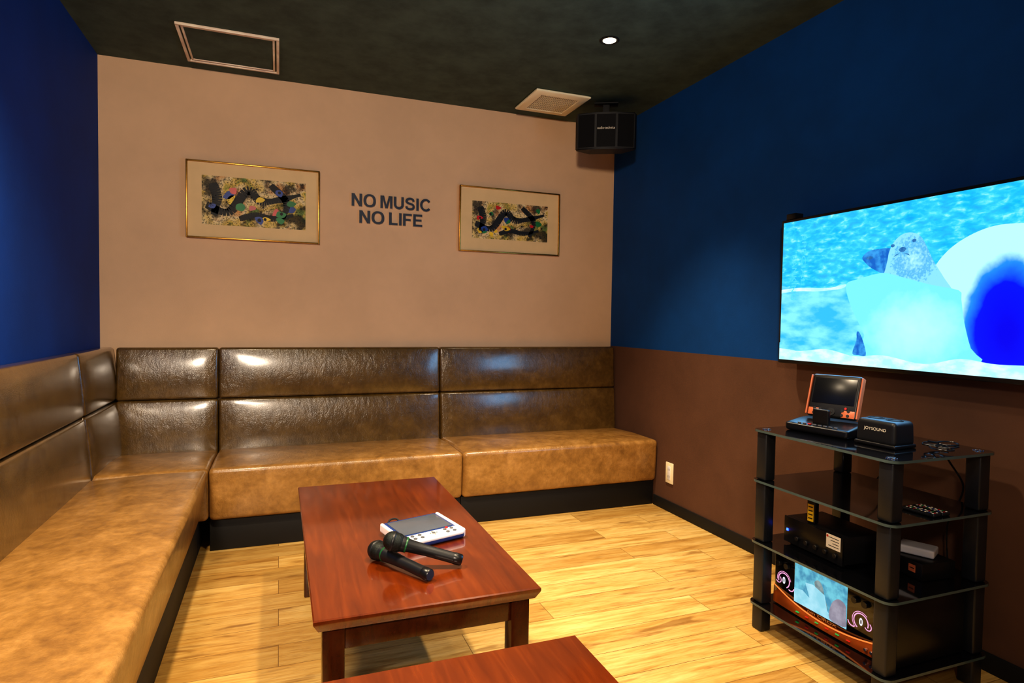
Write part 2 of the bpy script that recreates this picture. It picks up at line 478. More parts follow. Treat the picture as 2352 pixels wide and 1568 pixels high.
def water_mat():
    m, nt, bs = newmat('screen_water_image')
    bs.inputs['Base Color'].default_value = (.005,.005,.005,1); bs.inputs['Roughness'].default_value = .3
    f = noise(nt, coords(nt, (1, 12, 30)), 1.9, 5, .58, .3)
    f2 = noise(nt, coords(nt, (1, 4, 8)), 1.5, 2)
    c = ramp(nt, f, [(.30, (0,150,232)), (.48, (14,186,246)), (.58, (74,214,253)), (.70, (176,244,255))])
    c = mix(nt, c, ramp(nt, f2, [(.35, (20,180,240)), (.7, (90,216,250))]), .35)
    nt.links.new(c, bs.inputs['Emission Color']); bs.inputs['Emission Strength'].default_value = 1.05
    return m
def radial_mat(name, center, radii, stops, s=1.1, nz=.1, nsc=20):
    m, nt, bs = newmat(name)
    bs.inputs['Base Color'].default_value = (.005,.005,.005,1); bs.inputs['Roughness'].default_value = .3
    tc = N(nt, 'ShaderNodeTexCoord')
    sub = N(nt, 'ShaderNodeVectorMath', operation='SUBTRACT'); sub.inputs[1].default_value = center
    mul = N(nt, 'ShaderNodeVectorMath', operation='MULTIPLY'); mul.inputs[1].default_value = (0, 1/radii[0], 1/radii[1])
    ln = N(nt, 'ShaderNodeVectorMath', operation='LENGTH')
    nt.links.new(tc.outputs['Object'], sub.inputs[0]); nt.links.new(sub.outputs[0], mul.inputs[0]); nt.links.new(mul.outputs[0], ln.inputs[0])
    nzz = noise(nt, tc.outputs['Object'], nsc, 5)
    ad = N(nt, 'ShaderNodeMath', operation='MULTIPLY_ADD'); ad.inputs[1].default_value = nz
    nt.links.new(nzz, ad.inputs[0]); nt.links.new(ln.outputs['Value'], ad.inputs[2])
    nt.links.new(ramp(nt, ad.outputs[0], stops), bs.inputs['Emission Color']); bs.inputs['Emission Strength'].default_value = s
    return m
loc = Vector(e.location)
def LC(y, z): return (0, y-loc.y, z-loc.z)
TVM = [water_mat(),
       emis('screen_ice_image', (50,188,244), 1.0, (134,232,255), 9, (1,1,2.5), (.38,.64)),
       radial_mat('screen_ice_block_image', LC(1.50, 1.08), (.28, .2), [(.1, (190,248,255)), (.7, (158,240,254)), (1.1, (120,224,251))], 1.08, .6, 14),
       radial_mat('screen_seal_image', LC(1.50, 1.33), (.16, .16), [(.15, (206,246,254)), (.55, (156,226,249)), (.85, (86,178,230)), (1.1, (140,220,250))], 1.0, 1.0, 100),
       radial_mat('screen_seal_body_image', LC(1.20, 1.08), (.155, .27),
                  [(.2, (0,0,225)), (.66, (0,20,245)), (.88, (40,140,255)), (1.12, (180,242,255))], 1.05, .18, 16),
       emis('screen_dark_blue_image', (14,104,196), 1.0, (60,160,230), 30),
       emis('screen_text_image', (84,214,252), 1.0),
       emis('screen_snow_image', (170,243,255), 1.05, (215,254,255), 16, (1,1,2), (.4,.6)),
       emis('screen_seal_detail_image', (36,104,168), 1.0, (60,130,190), 60)]
bm = B()
def lay(pts, mi, k, sm=6):
    if sm: pts = [tuple(p) for p in catmull([(a,b,0) for a,b in pts], sm, True)]
    q = []
    for p in pts: q.append((TVX-.0006-.0004*k, max(min(p[0], ty1-.006), ty0+.006), max(min(p[1], tz1-.006), tz0+.010)))
    poly(bm, q, mi)
lay([(ty0,tz0),(ty1,tz0),(ty1,tz1),(ty0,tz1)], 0, 0, 0)
lay([(2.15,1.235),(2.0,1.245),(1.85,1.24),(1.76,1.25),(1.70,1.10),(1.60,.97),(1.8,.9),(2.15,.9)], 1, 1)
lay([(2.15,1.240),(2.0,1.25),(1.85,1.244),(1.77,1.254),(1.79,1.238),(1.9,1.232),(2.0,1.236),(2.15,1.228)], 7, 2)
lay([(1.70,1.352),(1.675,1.372),(1.63,1.376),(1.58,1.37),(1.56,1.32),(1.60,1.285),(1.655,1.305),(1.69,1.333)], 5, 2)
lay([(1.685,1.347),(1.67,1.353),(1.655,1.347),(1.67,1.34)], 8, 3)
lay([(1.46,1.16),(1.44,1.27),(1.38,1.35),(1.29,1.398),(1.20,1.408),(1.10,1.38),(1.0,1.25),(.95,1.05),(1.0,.9),(1.3,.93)], 4, 3)
lay([(1.635,1.235),(1.61,1.285),(1.598,1.33),(1.592,1.362),(1.575,1.395),(1.545,1.418),(1.508,1.420),(1.475,1.400),(1.452,1.36),(1.43,1.315),(1.395,1.26),(1.36,1.2),(1.40,1.16),(1.5,1.17)], 3, 4)
lay([(1.556,1.365),(1.543,1.374),(1.528,1.368),(1.533,1.359),(1.545,1.356)], 8, 5)
for s, q in ((1,1.552),(-1,1.536)):
    lay([(q,1.352),(q+s*.014,1.349),(q+s*.022,1.342),(q+s*.014,1.345)], 8, 5, 3)
for yy, zz in ((1.579,1.382),(1.500,1.392)):
    lay([(yy+.008*math.cos(a), zz+.006*math.sin(a)) for a in [i*math.pi/4 for i in range(8)]], 8, 5, 0)
BLK = [(1.765,1.255),(1.72,1.27),(1.62,1.288),(1.55,1.272),(1.44,1.238),(1.345,1.215),(1.335,1.185),(1.325,1.12),(1.30,1.03),(1.27,.985),(1.45,.95),(1.70,.95),(1.70,1.03),(1.68,1.06),(1.72,1.13),(1.755,1.20)]
lay(BLK, 2, 7, 3)
lay([(1.712,1.07),(1.70,1.07),(1.68,1.03),(1.67,.985),(1.70,.985),(1.728,.99),(1.712,1.04)], 5, 8, 3)
lay([(2.15,1.005),(2.0,.985),(1.85,1.0),(1.72,.98),(1.60,.99),(1.45,.97),(1.33,.995),(1.22,.985),(1.05,.99),(.95,.98),(.95,.88),(2.15,.88)], 7, 9)
lay([(2.10,1.015),(2.03,1.025),(1.97,1.015),(1.96,1.0),(2.02,.99),(2.1,.995)], 1, 10)
t = text_bm('RANKING', .0); merge(bm, t, 6, frame_mat((TVX-.005, 2.035, 1.39), (0,0,-1), (0,-1,0), .19, .026, .0001))
t = text_bm('SPECIAL', .0); merge(bm, t, 6, frame_mat((TVX-.005, 1.985, 1.47), (0,0,-1), (0,-1,0), .21, .022, .0001))
finish('screen', bm, TVM, e, world=True, smooth=False, recalc=False)

# ------------------------------------------------------------------ framed pictures
def art_speckle():
    m, nt, bs = newmat('speckled_print_paper')
    v = coords(nt)
    base = ramp(nt, noise(nt, v, 9, 3, .5, .5), [(.36, (120,140,70)), (.44, (220,186,90)), (.56, (230,208,160)), (.68, (206,140,70))])
    sp = ramp(nt, noise(nt, v, 130, 3, .8), [(.40, (0,0,0)), (.50, (255,255,255))])
    cl = ramp(nt, noise(nt, v, 11, 4, .6), [(.42, (20,18,16)), (.53, (255,255,255))])
    c = mix(nt, base, sp, .85, 'MULTIPLY'); c = mix(nt, c, cl, .9, 'MULTIPLY')
    nt.links.new(c, bs.inputs['Base Color']); bs.inputs['Roughness'].default_value = .7
    return m
ARTP = art_speckle()
INK = simple('black_ink', (8,8,10), .6)
def picture(x0, x1, z0, z1, ax, az, seed, label):
    rnd = random.Random(seed)
    e = thing('framed_picture', ((x0+x1)/2, YB-.002, z0), label, 'picture')
    w, h = (x1-x0)/2, z1-z0
    bm = B(); f = .008; d = .024
    for lo, hi in (((-w, -d, 0), (-w+f, 0, h)), ((w-f, -d, 0), (w, 0, h)), ((-w+f, -d, 0), (w-f, 0, f)), ((-w+f, -d, h-f), (w-f, 0, h))):
        box(bm, lo, hi, .002)
    finish('frame', bm, GOLD, e)
    bm = B(); box(bm, (-w+f, -.012, f), (w-f, -.002, h-f)); finish('mat_board', bm, MATB, e, smooth=False)
    bm = B(); aw, a0, a1 = ax, az[0], az[1]
    y = -.0126
    poly(bm, [(-aw, y, a0), (aw, y, a0), (aw, y, a1), (-aw, y, a1)], 0)
    def cl(x, z): return (max(-aw+.003, min(aw-.003, x)), max(a0+.003, min(a1-.003, z)))
    def blob(cx, cz, r, mi, k, n=7, j=.35, sx=1):
        pts = []
        for i in range(n):
            a = 2*math.pi*i/n; rr = r*(1+rnd.uniform(-j, j)); pts.append((cx+sx*rr*math.cos(a), cz+rr*math.sin(a), 0))
        pts = [cl(p[0], p[1]) for p in catmull(pts, 5, True)]
        poly(bm, [(p[0], y-.0002*k, p[1]) for p in pts], mi)
    def stroke(pts, wd, mi, k):
        P = catmull([(a, b, 0) for a, b in pts], 8)
        for i in range(len(P)-1):
            a, b = P[i], P[i+1]; dd = (b-a).normalized(); nn = Vector((-dd.y, dd.x, 0))
            wa = wd*(.55+.45*math.sin(3.1*i/len(P)+.4+math.sin(i*.7)*.3)); wb = wd*(.55+.45*math.sin(3.1*(i+1)/len(P)+.4+math.sin((i+1)*.7)*.3))
            q = [cl(*(v.x, v.y)) for v in (a-nn*wa, b-nn*wb, b+nn*wb, a+nn*wa)]
            poly(bm, [(p[0], y-.0002*k, p[1]) for p in q], mi)
    ah = a1-a0; mid = (a0+a1)/2
    for i in range(4):
        blob(rnd.uniform(-aw*.8, aw*.8), mid+rnd.uniform(-.3,.3)*ah, ah*.10, rnd.choice((2,3,4,5)), 1)
    stroke([(-aw*.92, mid-.1*ah), (-aw*.5, mid-.22*ah), (-aw*.15, mid+.25*ah), (aw*.1, mid+.05*ah), (aw*.45, mid+.1*ah), (aw*.9, mid+.25*ah)], ah*.09, 1, 2)
    stroke([(-aw*.8, mid+.35*ah), (-aw*.72, mid+.05*ah), (-aw*.78, mid-.3*ah)], ah*.10, 1, 2)
    stroke([(aw*.3, mid+.4*ah), (aw*.62, mid+.05*ah), (aw*.5, mid-.38*ah)], ah*.075, 1, 2)
    stroke([(-aw*.3, mid-.35*ah), (0, mid-.25*ah), (aw*.35, mid-.3*ah), (aw*.75, mid-.2*ah)], ah*.065, 1, 2)
    for i in range(11):
        cx, cz = rnd.uniform(-aw*.85, aw*.85), mid+rnd.uniform(-.36,.36)*ah
        mi = rnd.choice((2,3,4,5)); r = ah*rnd.uniform(.045,.085)
        blob(cx, cz, r, mi, 3, 5, .5, 1.2)
        if i % 3 == 0: blob(cx, cz, r*.45, 1, 4, 8, .05)
    for i in range(7):
        cx, cz = rnd.uniform(-aw*.9, aw*.9), mid+rnd.uniform(-.42,.42)*ah
        for k in range(4):
            a = k*math.pi/4; l = ah*.07
            stroke([(cx-l*math.cos(a), cz-l*math.sin(a)), (cx+l*math.cos(a), cz+l*math.sin(a))], .0012, 1, 5)
    finish('artwork', bm, [ARTP, INK, RED, GREEN, YELLOW, BLUEP], e, smooth=False, recalc=False)
    return e
picture(-.460, .215, 1.508, 1.918, .262, (.075, .335), 3, 'gold framed colourful abstract print with thick black strokes')
picture(1.035, 1.711, 1.516, 1.918, .255, (.085, .315), 11, 'gold framed abstract print of black shapes near the wall corner')

# ------------------------------------------------------------------ wall lettering
e = thing('wall_lettering', (.62, YB, 1.64), 'dark raised letters reading NO MUSIC NO LIFE on beige wall', 'sign')
DEP = .013
for s, x0, x1, z0, z1 in (('NO MUSIC', .392, .858, 1.741, 1.814), ('NO LIFE', .436, .806, 1.646, 1.719)):
    lay_, W = word_layout(s)
    kx_ = (x1-x0)/W; kz_ = z1-z0
    for ch, xo, parts in lay_:
        b = bmesh.new()
        def P3(p, y): return (x0+(xo+p[0])*kx_, YB-.0005-y, z0+p[1]*kz_)
        for pt in parts:
            if pt[0] == 'p':
                F_ = [b.verts.new(P3(p, DEP)) for p in pt[1]]; K_ = [b.verts.new(P3(p, 0)) for p in pt[1]]
                n = len(F_); f = b.faces.new(F_); f.normal_update()
                for i in range(n):
                    q = b.faces.new([F_[i], F_[(i+1)%n], K_[(i+1)%n], K_[i]]); q.material_index = 1
                bmesh.ops.triangulate(b, faces=[f])
            else:
                closed = pt[0] == 'r'
                n = len(pt[1])
                fo = [b.verts.new(P3(p, DEP)) for p in pt[1]]; fi = [b.verts.new(P3(p, DEP)) for p in pt[2]]
                ko = [b.verts.new(P3(p, 0)) for p in pt[1]]; ki = [b.verts.new(P3(p, 0)) for p in pt[2]]
                for i in range(n if closed else n-1):
                    j = (i+1)%n
                    b.faces.new([fo[i], fo[j], fi[j], fi[i]])
                    for A, C in ((fo, ko), (fi, ki)):
                        q = b.faces.new([A[i], A[j], C[j], C[i]]); q.material_index = 1
                if not closed:
                    for i in (0, n-1):
                        q = b.faces.new([fo[i], fi[i], ki[i], ko[i]]); q.material_index = 1
        finish('letter', b, [LETTER, EDGE], e, world=True, smooth=False)

# ------------------------------------------------------------------ ceiling items
e = thing('ceiling_hatch', (-.218, 3.354, H), 'square ceiling access hatch with thin metal double frame', 'hatch')
bm = B()
for a, b, zt in ((.218, .205, .012), (.198, .188, .008)):
    for lo, hi in (((-a,-a),( a,-b)), ((-a,b),(a,a)), ((-a,-b),(-b,b)), ((b,-b),(a,b))):
        box(bm, (lo[0], lo[1], -zt), (hi[0], hi[1], -.0005), .0015)
finish('frame', bm, simple('hatch_frame_metal', (250,216,190), .4, .0), e)
bm = B(); box(bm, (-.187,-.187,-.004), (.187,.187,-.0005)); finish('panel', bm, W_CEIL, e, smooth=False)

e = thing('ceiling_vent', (1.52, 3.395, H), 'square cream ventilation grille on the dark ceiling', 'vent')
bm = B(); a = .17
t = bmesh.new()
R = [(a-.01, -.0005), (a, -.006), (a, -.014), (a-.006, -.018), (a-.05, -.020), (a-.05, -.014)]
rings = [[t.verts.new((sx*r, sy*r, z)) for sx, sy in ((-1,-1),(1,-1),(1,1),(-1,1))] for r, z in R]
for p, q in zip(rings, rings[1:]):
    for i in range(4): t.faces.new([p[i], p[(i+1)%4], q[(i+1)%4], q[i]])
merge(bm, t); finish('frame', bm, CREAM, e)
bm = B()
for i in range(22):
    x = -.118 + i*.0112
    box(bm, (x-.0026, -.12, -.018), (x+.0026, .12, -.0145))
for i in range(9):
    y = -.115 + i*.02875
    box(bm, (-.12, y-.0015, -.0178), (.12, y+.0015, -.015))
finish('grille', bm, CREAM, e, smooth=False)
bm = B(); box(bm, (-.125,-.125,-.011), (.125,.125,-.001)); finish('filter', bm, simple('vent_filter', (110,80,50), .8), e, smooth=False)

LAMP = emis('warm_lamp_lens', (255,236,200), 8)
def downlight(x, y, power, color=(1,.79,.54), label='small round recessed ceiling downlight glowing warm white', size=150, r=.04, blend=.7):
    e = thing('downlight', (x, y, H), label, 'lamp', group='recessed ceiling downlights')
    bm = B(); lathe(bm, [(.044,-.0005),(.046,-.003),(.040,-.006),(.032,-.004),(.030,-.0015)], 32); finish('trim_ring', bm, BLACKM, e)
    bm = B(); lathe(bm, [(0,-.0015),(.030,-.0015),(.030,-.0035),(0,-.0035)], 32); finish('lens', bm, LAMP, e)
    l = bpy.data.lights.new('lamp_light', 'SPOT'); l.energy = power; l.color = color; l.spot_size = math.radians(size); l.spot_blend = blend
    l.shadow_soft_size = r
    lo = bpy.data.objects.new('lamp_light', l); lo.location = (0,0,-.03); COL.objects.link(lo); lo.parent = e
downlight(1.432, 2.56, 200, size=82, blend=1)
downlight(-.25, 1.75, 200, size=126, blend=1)
downlight(.70, 1.45, 160, size=106, blend=1)
downlight(1.0, .2, 60, size=130, blend=1)
e = thing('added_spotlight', (-.55, -.85, 2.14), 'unseen warm white spot lamp added behind the camera', 'lamp')  # unseen lamp, stem included, added behind the camera for highlights on the backrests
bm = B(); lathe(bm, [(0,.26),(.004,.26),(.004,.02),(.02,.015),(.02,.0),(0,0)], 16); finish('stem', bm, BLACKM, e)
l = bpy.data.lights.new('lamp_light', 'SPOT'); l.energy = 290; l.color = (1,.82,.63); l.shadow_soft_size = .14
l.spot_size = math.radians(116); l.spot_blend = .85
lo = bpy.data.objects.new('lamp_light', l); lo.location = (0,0,-.13)
lo.rotation_euler = Vector((.45, 4.5, -.25)).to_track_quat('-Z','Y').to_euler(); COL.objects.link(lo); lo.parent = e

# ------------------------------------------------------------------ speaker
e = thing('speaker', (1.80, 3.24, 2.102), 'black wall speaker hung in the ceiling corner', 'speaker', rot=(math.radians(7), 0, math.radians(-28)))
bm = B(); t = bmesh.new()
out = [(-.178,.0),(-.163,-.045),(-.06,-.075),(.06,-.075),(.163,-.045),(.178,.0),(.10,.15),(-.10,.15)]
SH = .205
lo_ = [t.verts.new((x,y,0)) for x,y in out]; hi_ = [t.verts.new((x,y,SH)) for x,y in out]
t.faces.new(lo_); t.faces.new(hi_)
for i in range(len(out)): t.faces.new([lo_[i], lo_[(i+1)%8], hi_[(i+1)%8], hi_[i]])
bmesh.ops.bevel(t, geom=t.edges[:], offset=.006, segments=2, affect='EDGES')
merge(bm, t); finish('cabinet', bm, simple('speaker_vinyl', (8,8,10), .6, bmp=.3), e)
bm = B()
for (x0,y0),(x1,y1) in ((out[1],out[2]),(out[2],out[3]),(out[3],out[4])):
    d = Vector((x1-x0,y1-y0,0)).normalized(); n = Vector((d.y,-d.x,0))
    a = Vector((x0,y0,0))+d*.006; b = Vector((x1,y1,0))-d*.006
    z0, z1 = .012, SH-.012
    vs = [bm.verts.new(p) for p in (a+n*.003+Vector((0,0,z0)), b+n*.003+Vector((0,0,z0)), b+n*.003+Vector((0,0,z1)), a+n*.003+Vector((0,0,z1)))]
    bm.faces.new(vs)
finish('front_grille', bm, simple('speaker_cloth', (9,9,11), .7, var=.4, nscale=500, spec=.2), e, smooth=False, recalc=False)
bm = B(); merge(bm, text_bm('audio-technica', .0), 0, frame_mat((-.05,-.0795,.11),(1,0,0),(0,0,1),.10,.014,.0003)); finish('logo', bm, LABELW, e, smooth=False, recalc=False)
bm = B(); box(bm, (-.06,.02,SH), (.06,.10,SH+.010), .002); box(bm, (-.02,.04,SH), (.02,.08,SH+.075), .002); box(bm, (-.07,.01,SH+.063), (.07,.11,SH+.071), .002)
finish('ceiling_bracket', bm, BLACKM, e)

# ------------------------------------------------------------------ outlet
e = thing('wall_outlet', (XR-.0005, 2.975, .165), 'cream double wall socket on the brown wall', 'outlet')
bm = B(); box(bm, (-.007,-.035,0), (0,.035,.12), .003); finish('cover_plate', bm, CREAM, e)
bm = B()
box(bm, (-.009,-.013,.02), (-.0065,.013,.10), .001, 0)
for z in (.04,.08):
    for y in (-.006,.006): box(bm, (-.0094,y-.0012,z-.006), (-.0088,y+.0012,z+.006), 0, 1)
finish('socket', bm, [WHITE, BLACKM], e)

# ------------------------------------------------------------------ rack
RX0, RX1, RY0, RY1 = 1.592, 2.032, 1.200, 1.752
e = thing('media_rack', ((RX0+RX1)/2, (RY0+RY1)/2, 0), 'black four-tier glass shelf rack standing below the television', 'rack')
for z in (.10, .322, .542, .722):
    bm = B()
    c = .03
    out = []
    for cx, cy, a0 in ((RX1-c,RY1-c,0),(RX0+c,RY1-c,90),(RX0+c,RY0+c,180),(RX1-c,RY0+c,270)):
        for k in range(5):
            a = math.radians(a0+k*22.5); out.append((cx+c*math.cos(a), cy+c*math.sin(a)))
    lo_ = [bm.verts.new((x,y,z-.008)) for x,y in out]; hi_ = [bm.verts.new((x,y,z)) for x,y in out]
    bm.faces.new(lo_); bm.faces.new(hi_)
    for i in range(len(out)):
        q = bm.faces.new([lo_[i], lo_[(i+1)%len(out)], hi_[(i+1)%len(out)], hi_[i]]); q.material_index = 1
    finish('glass_shelf', bm, [GLASSB, GLASSE], e, world=True)
PW = .046
for px in (RX0+.012, RX1-.012-PW):
    for py in (RY0+.014, RY1-.014-PW):
        bm = B()
        for z0, z1 in ((.0005,.0915),(.1005,.3135),(.3225,.5335),(.5425,.7135)):
            box(bm, (px, py, z0), (px+PW, py+PW, z1), .006, seg=3)
        finish('post', bm, BLACKP, e, world=True)
        bm = B(); cx, cy = px+PW/2, py+PW/2
        cyl(bm, (cx, cy, .7222), .010, .003, 20)
        for k in range(6):
            a = k*math.pi/3
            cyl(bm, (cx+.012*math.cos(a), cy+.012*math.sin(a), .7222), .003, .002, 8)
        finish('cap', bm, CHROME, e, world=True, label='chrome shelf fastener')

# ------------------------------------------------------------------ karaoke machine (front faces -X)
kx, ky0, ky1, kz0, kz1 = 1.664, 1.236, 1.700, .101, .300
e = thing('karaoke_machine', (kx+.15, (ky0+ky1)/2, kz0), 'black and bronze karaoke player with lit dials and small display', 'karaoke machine')
bm = B(); box(bm, (kx+.01, ky0, kz0), (kx+.30, ky1, kz1), .006); finish('body', bm, BLACK, e, world=True)
BRONZE = simple('bronze_lacquer', (160,76,28), .22, .4, var=.15)
bm = B(); t = bmesh.new()
n = 24; lo_, hi_ = [], []
for i in range(n+1):
    u = i/n; y = ky1 + (ky0-ky1)*u
    z = kz0 + .026 + .040*(2*u-1)**2 ; bul = -.010*(1-(2*u-1)**2)
    lo_.append((kx+bul, y, kz0+.004)); hi_.append((kx+bul+.004, y, z))
for i in range(n):
    a, b, c, d = [t.verts.new(p) for p in (lo_[i], lo_[i+1], hi_[i+1], hi_[i])]; t.faces.new([a,b,c,d])
    a, b, c, d = [t.verts.new(p) for p in (hi_[i], hi_[i+1], (kx+.012, hi_[i+1][1], hi_[i+1][2]), (kx+.012, hi_[i][1], hi_[i][2]))]; t.faces.new([a,b,c,d])
    a, b, c, d = [t.verts.new(p) for p in (lo_[i], lo_[i+1], (kx+.012, lo_[i+1][1], lo_[i+1][2]), (kx+.012, lo_[i][1], lo_[i][2]))]; t.faces.new([a,b,c,d])
bmesh.ops.remove_doubles(t, verts=t.verts, dist=1e-5)
merge(bm, t); finish('front_trim', bm, BRONZE, e, world=True)
bm = B(); tube(bm, [(p[0]-.001, p[1], p[2]) for p in hi_[::2]], .0022, 6, 3); finish('edge_strip', bm, emis('orange_edge_glow', (240,130,60), 1.2), e, world=True, label='thin glowing orange curved strip')
bm = B(); box(bm, (kx+.002, ky0+.004, kz0+.03), (kx+.012, ky1-.004, kz1-.003), .002); finish('front_panel', bm, GLASSB, e, world=True)
bm = B()
def dm(y, z): return (1.396+(y-1.376)/.198*.210, .144+(z-.155)/.129*.134)
def kl(pts, mi, k): poly(bm, [(kx+.0014-.0004*k, *dm(y, z)) for y, z in pts], mi)
sy0, sy1, sz0, sz1 = 1.376, 1.574, .155, .284
kl([(sy0,sz0),(sy1,sz0),(sy1,sz1),(sy0,sz1)], 0, 0)
kl([(sy1,sz0),(sy1,.20),(1.54,.205),(1.50,.185),(1.46,.19),(1.43,.17),(sy0,.165),(sy0,sz0)], 1, 1)
kl([(p.x,p.y) for p in catmull([(1.50,.185,0),(1.49,.225,0),(1.495,.25,0),(1.48,.262,0),(1.465,.25,0),(1.455,.22,0),(1.445,.18,0)], 4, True)], 2, 2)
kl([(1.53,.235),(1.50,.24),(1.455,.225),(1.44,.165),(1.50,.16),(1.515,.2)], 1, 3)
kl([(p.x,p.y) for p in catmull([(1.435,.16,0),(1.43,.21,0),(1.405,.235,0),(1.38,.225,0),(1.378,.19,0),(1.38,.16,0)], 4, True)], 3, 2)
finish('display', bm, [emis('small_display_water', (50,140,175), 1, (100,190,210), 30), emis('small_display_ice', (130,200,220), 1, (160,215,232), 20),
       emis('small_display_seal', (90,120,130), 1, (130,155,160), 40), emis('small_display_body', (120,120,140), 1, (150,150,168), 20)], e, world=True, smooth=False, recalc=False)
def ring_arc(bm, cy, cz, r, w, a0, a1, x, mi=0, n=24):
    for i in range(n):
        a = math.radians(a0+(a1-a0)*i/n); b = math.radians(a0+(a1-a0)*(i+1)/n)
        vs = [bm.verts.new((x, cy+q*math.cos(s), cz+q*math.sin(s))) for q, s in ((r,a),(r,b),(r+w,b),(r+w,a))]
        f = bm.faces.new(vs); f.material_index = mi
for cy, cz, sg in ((1.653, .196, 1), (1.346, .192, -1)):
    bm = B()
    a0, a1 = (-60, 200) if sg < 0 else (-20, 240)
    ring_arc(bm, cy, cz, .023, .0035, a0, a1, kx+.0012)
    ring_arc(bm, cy, cz, .0295, .0018, a0+10, a1-70, kx+.0012)
    yy = cy - sg*.026
    ring_arc(bm, yy-sg*.004, cz-.010, .014, .0035, 190 if sg > 0 else 240, 300 if sg > 0 else 350, kx+.0012, 0, 12)
    ring_arc(bm, yy+sg*.050, cz-.004, .010, .003, 120, 330, kx+.0012, 0, 14)
    finish('dial_ring', bm, PINKG, e, world=True, smooth=False, recalc=False, label='glowing pale pink dial ring')
    bm = B(); merge(bm, text_bm('0', .02), 0, frame_mat((kx+.0012, cy+.006, cz-.012), (0,-1,0), (0,0,1), .012, .024, .0001))
    finish('dial_digit', bm, WHITEG, e, world=True, smooth=False, recalc=False)
    for s in (-1,1):
        bm = B(); cyl(bm, (kx-.012, cy+s*.018, .254), .010, .0135, 24, axis='X'); finish('knob', bm, DGREY, e, world=True)
GP = simple('gold_print', (190,130,80), .4)
bm = B(); merge(bm, text_bm('CIROX', .01), 0, frame_mat((kx-.0005, 1.505, kz0+.031), (0,-1,0), (0,0,1), .075, .010, .0001))
merge(bm, text_bm('DAM', .01), 0, frame_mat((kx-.0005, 1.545, kz0+.032), (0,-1,0), (0,0,1), .030, .007, .0001))
bmesh.ops.translate(bm, verts=bm.verts, vec=(-.0005,0,0))
finish('logo', bm, GP, e, world=True, smooth=False, recalc=False)
for i, y in enumerate((1.58,1.54,1.50,1.46,1.42,1.38)):
    bm = B(); box(bm, (kx-.0115, y-.006, kz0+.016), (kx-.005, y+.006, kz0+.018)); finish('status_light', bm, (LEDG, LEDR)[i%2], e, world=True)
bm = B(); box(bm, (kx+.0005, 1.625, .278), (kx+.002, 1.675, .292)); finish('sticker', bm, YELLOW, e, world=True, label='yellow warning sticker')
for y in (1.30,1.32): 
    bm = B(); cyl(bm, (kx-.012, y, kz0+.020), .005, .014, 12, axis='X'); finish('jack', bm, CHROME, e, world=True)

# ------------------------------------------------------------------ amplifier on the third shelf
e = thing('amplifier', (1.765, 1.548, .3225), 'black amplifier with blue power light and paper labels', 'amplifier', rot=(0,0,math.radians(-2)))
bm = B(); box(bm, (-.08,-.122,.008), (.08,.122,.098), .003); finish('case', bm, DGREY, e)
bm = B(); box(bm, (-.088,-.125,.008), (-.080,.125,.098), .002); finish('front_panel', bm, BLACK, e)
for x in (-.065,.065):
    for y in (-.10,.10):
        bm = B(); cyl(bm, (x,y,.0003), .012, .008, 16); finish('foot', bm, BLACKM, e)
bm = B(); box(bm, (-.0895,.104,.048), (-.088,.112,.056), 0); finish('power_light', bm, LEDB, e, label='blue power light')
for y in (.06,.02,-.02,-.06,-.10):
    bm = B(); cyl(bm, (-.096,y,.034), .008, .009, 16, axis='X'); finish('knob', bm, BLACK, e)
bm = B(); box(bm, (-.090,-.118,.052), (-.0882,-.062,.097), 0, 0)
for k in range(4): box(bm, (-.0906,-.112,.087-k*.009), (-.0898,-.072-(k%3)*.008,.089-k*.009), 0, 1)
cyl(bm, (-.0906,-.067,.090), .004, .0008, 12, 2, axis='X')
finish('label_sheet', bm, [LABELW, BLACKM, RED], e, smooth=False)
e = thing('wireless_receiver', (1.705, 1.575, .4212), 'small upright black receiver with yellow label on the amplifier', 'receiver', rot=(0,0,math.radians(8)))
bm = B(); rbox(bm, (-.012,-.016,0), (.012,.016,.080), .006, m=4); finish('housing', bm, BLACK, e)
bm = B(); box(bm, (-.0130,-.011,.008), (-.0118,.011,.066), 0, 0)
for k in range(4): box(bm, (-.0134,-.008,.055-k*.013), (-.0128,.008,.059-k*.013), 0, 1)
finish('sticker', bm, [YELLOW, BLACKM], e, smooth=False)

e = thing('control_box', (1.895, 1.335, .3225), 'small black electronics box with an orange label', 'electronics box', rot=(0,0,math.radians(-6)))
bm = B(); box(bm, (-.065,-.068,.0005), (.065,.068,.055), .004); finish('case', bm, BLACK, e)
bm = B(); box(bm, (-.0662,-.045,.02), (-.0648,-.022,.042), 0, 0); box(bm, (-.0666,-.042,.03), (-.0658,-.026,.033), 0, 1); finish('sticker', bm, [ORANGE, BLACKM], e, smooth=False)
e = thing('power_adapter', (1.90, 1.345, .3782), 'pale grey flat power adapter lying on a black box', 'adapter', rot=(0,0,math.radians(25)))
bm = B(); rbox(bm, (-.035,-.05,.0003), (.035,.05,.026), .006, m=4); finish('case', bm, LGREY, e)
bm = B(); tube(bm, [(.028,.045,.012),(.045,.065,.016),(.065,.075,.0),(.07,.115,-.03)], .0025); finish('cord', bm, BLACKM, e)

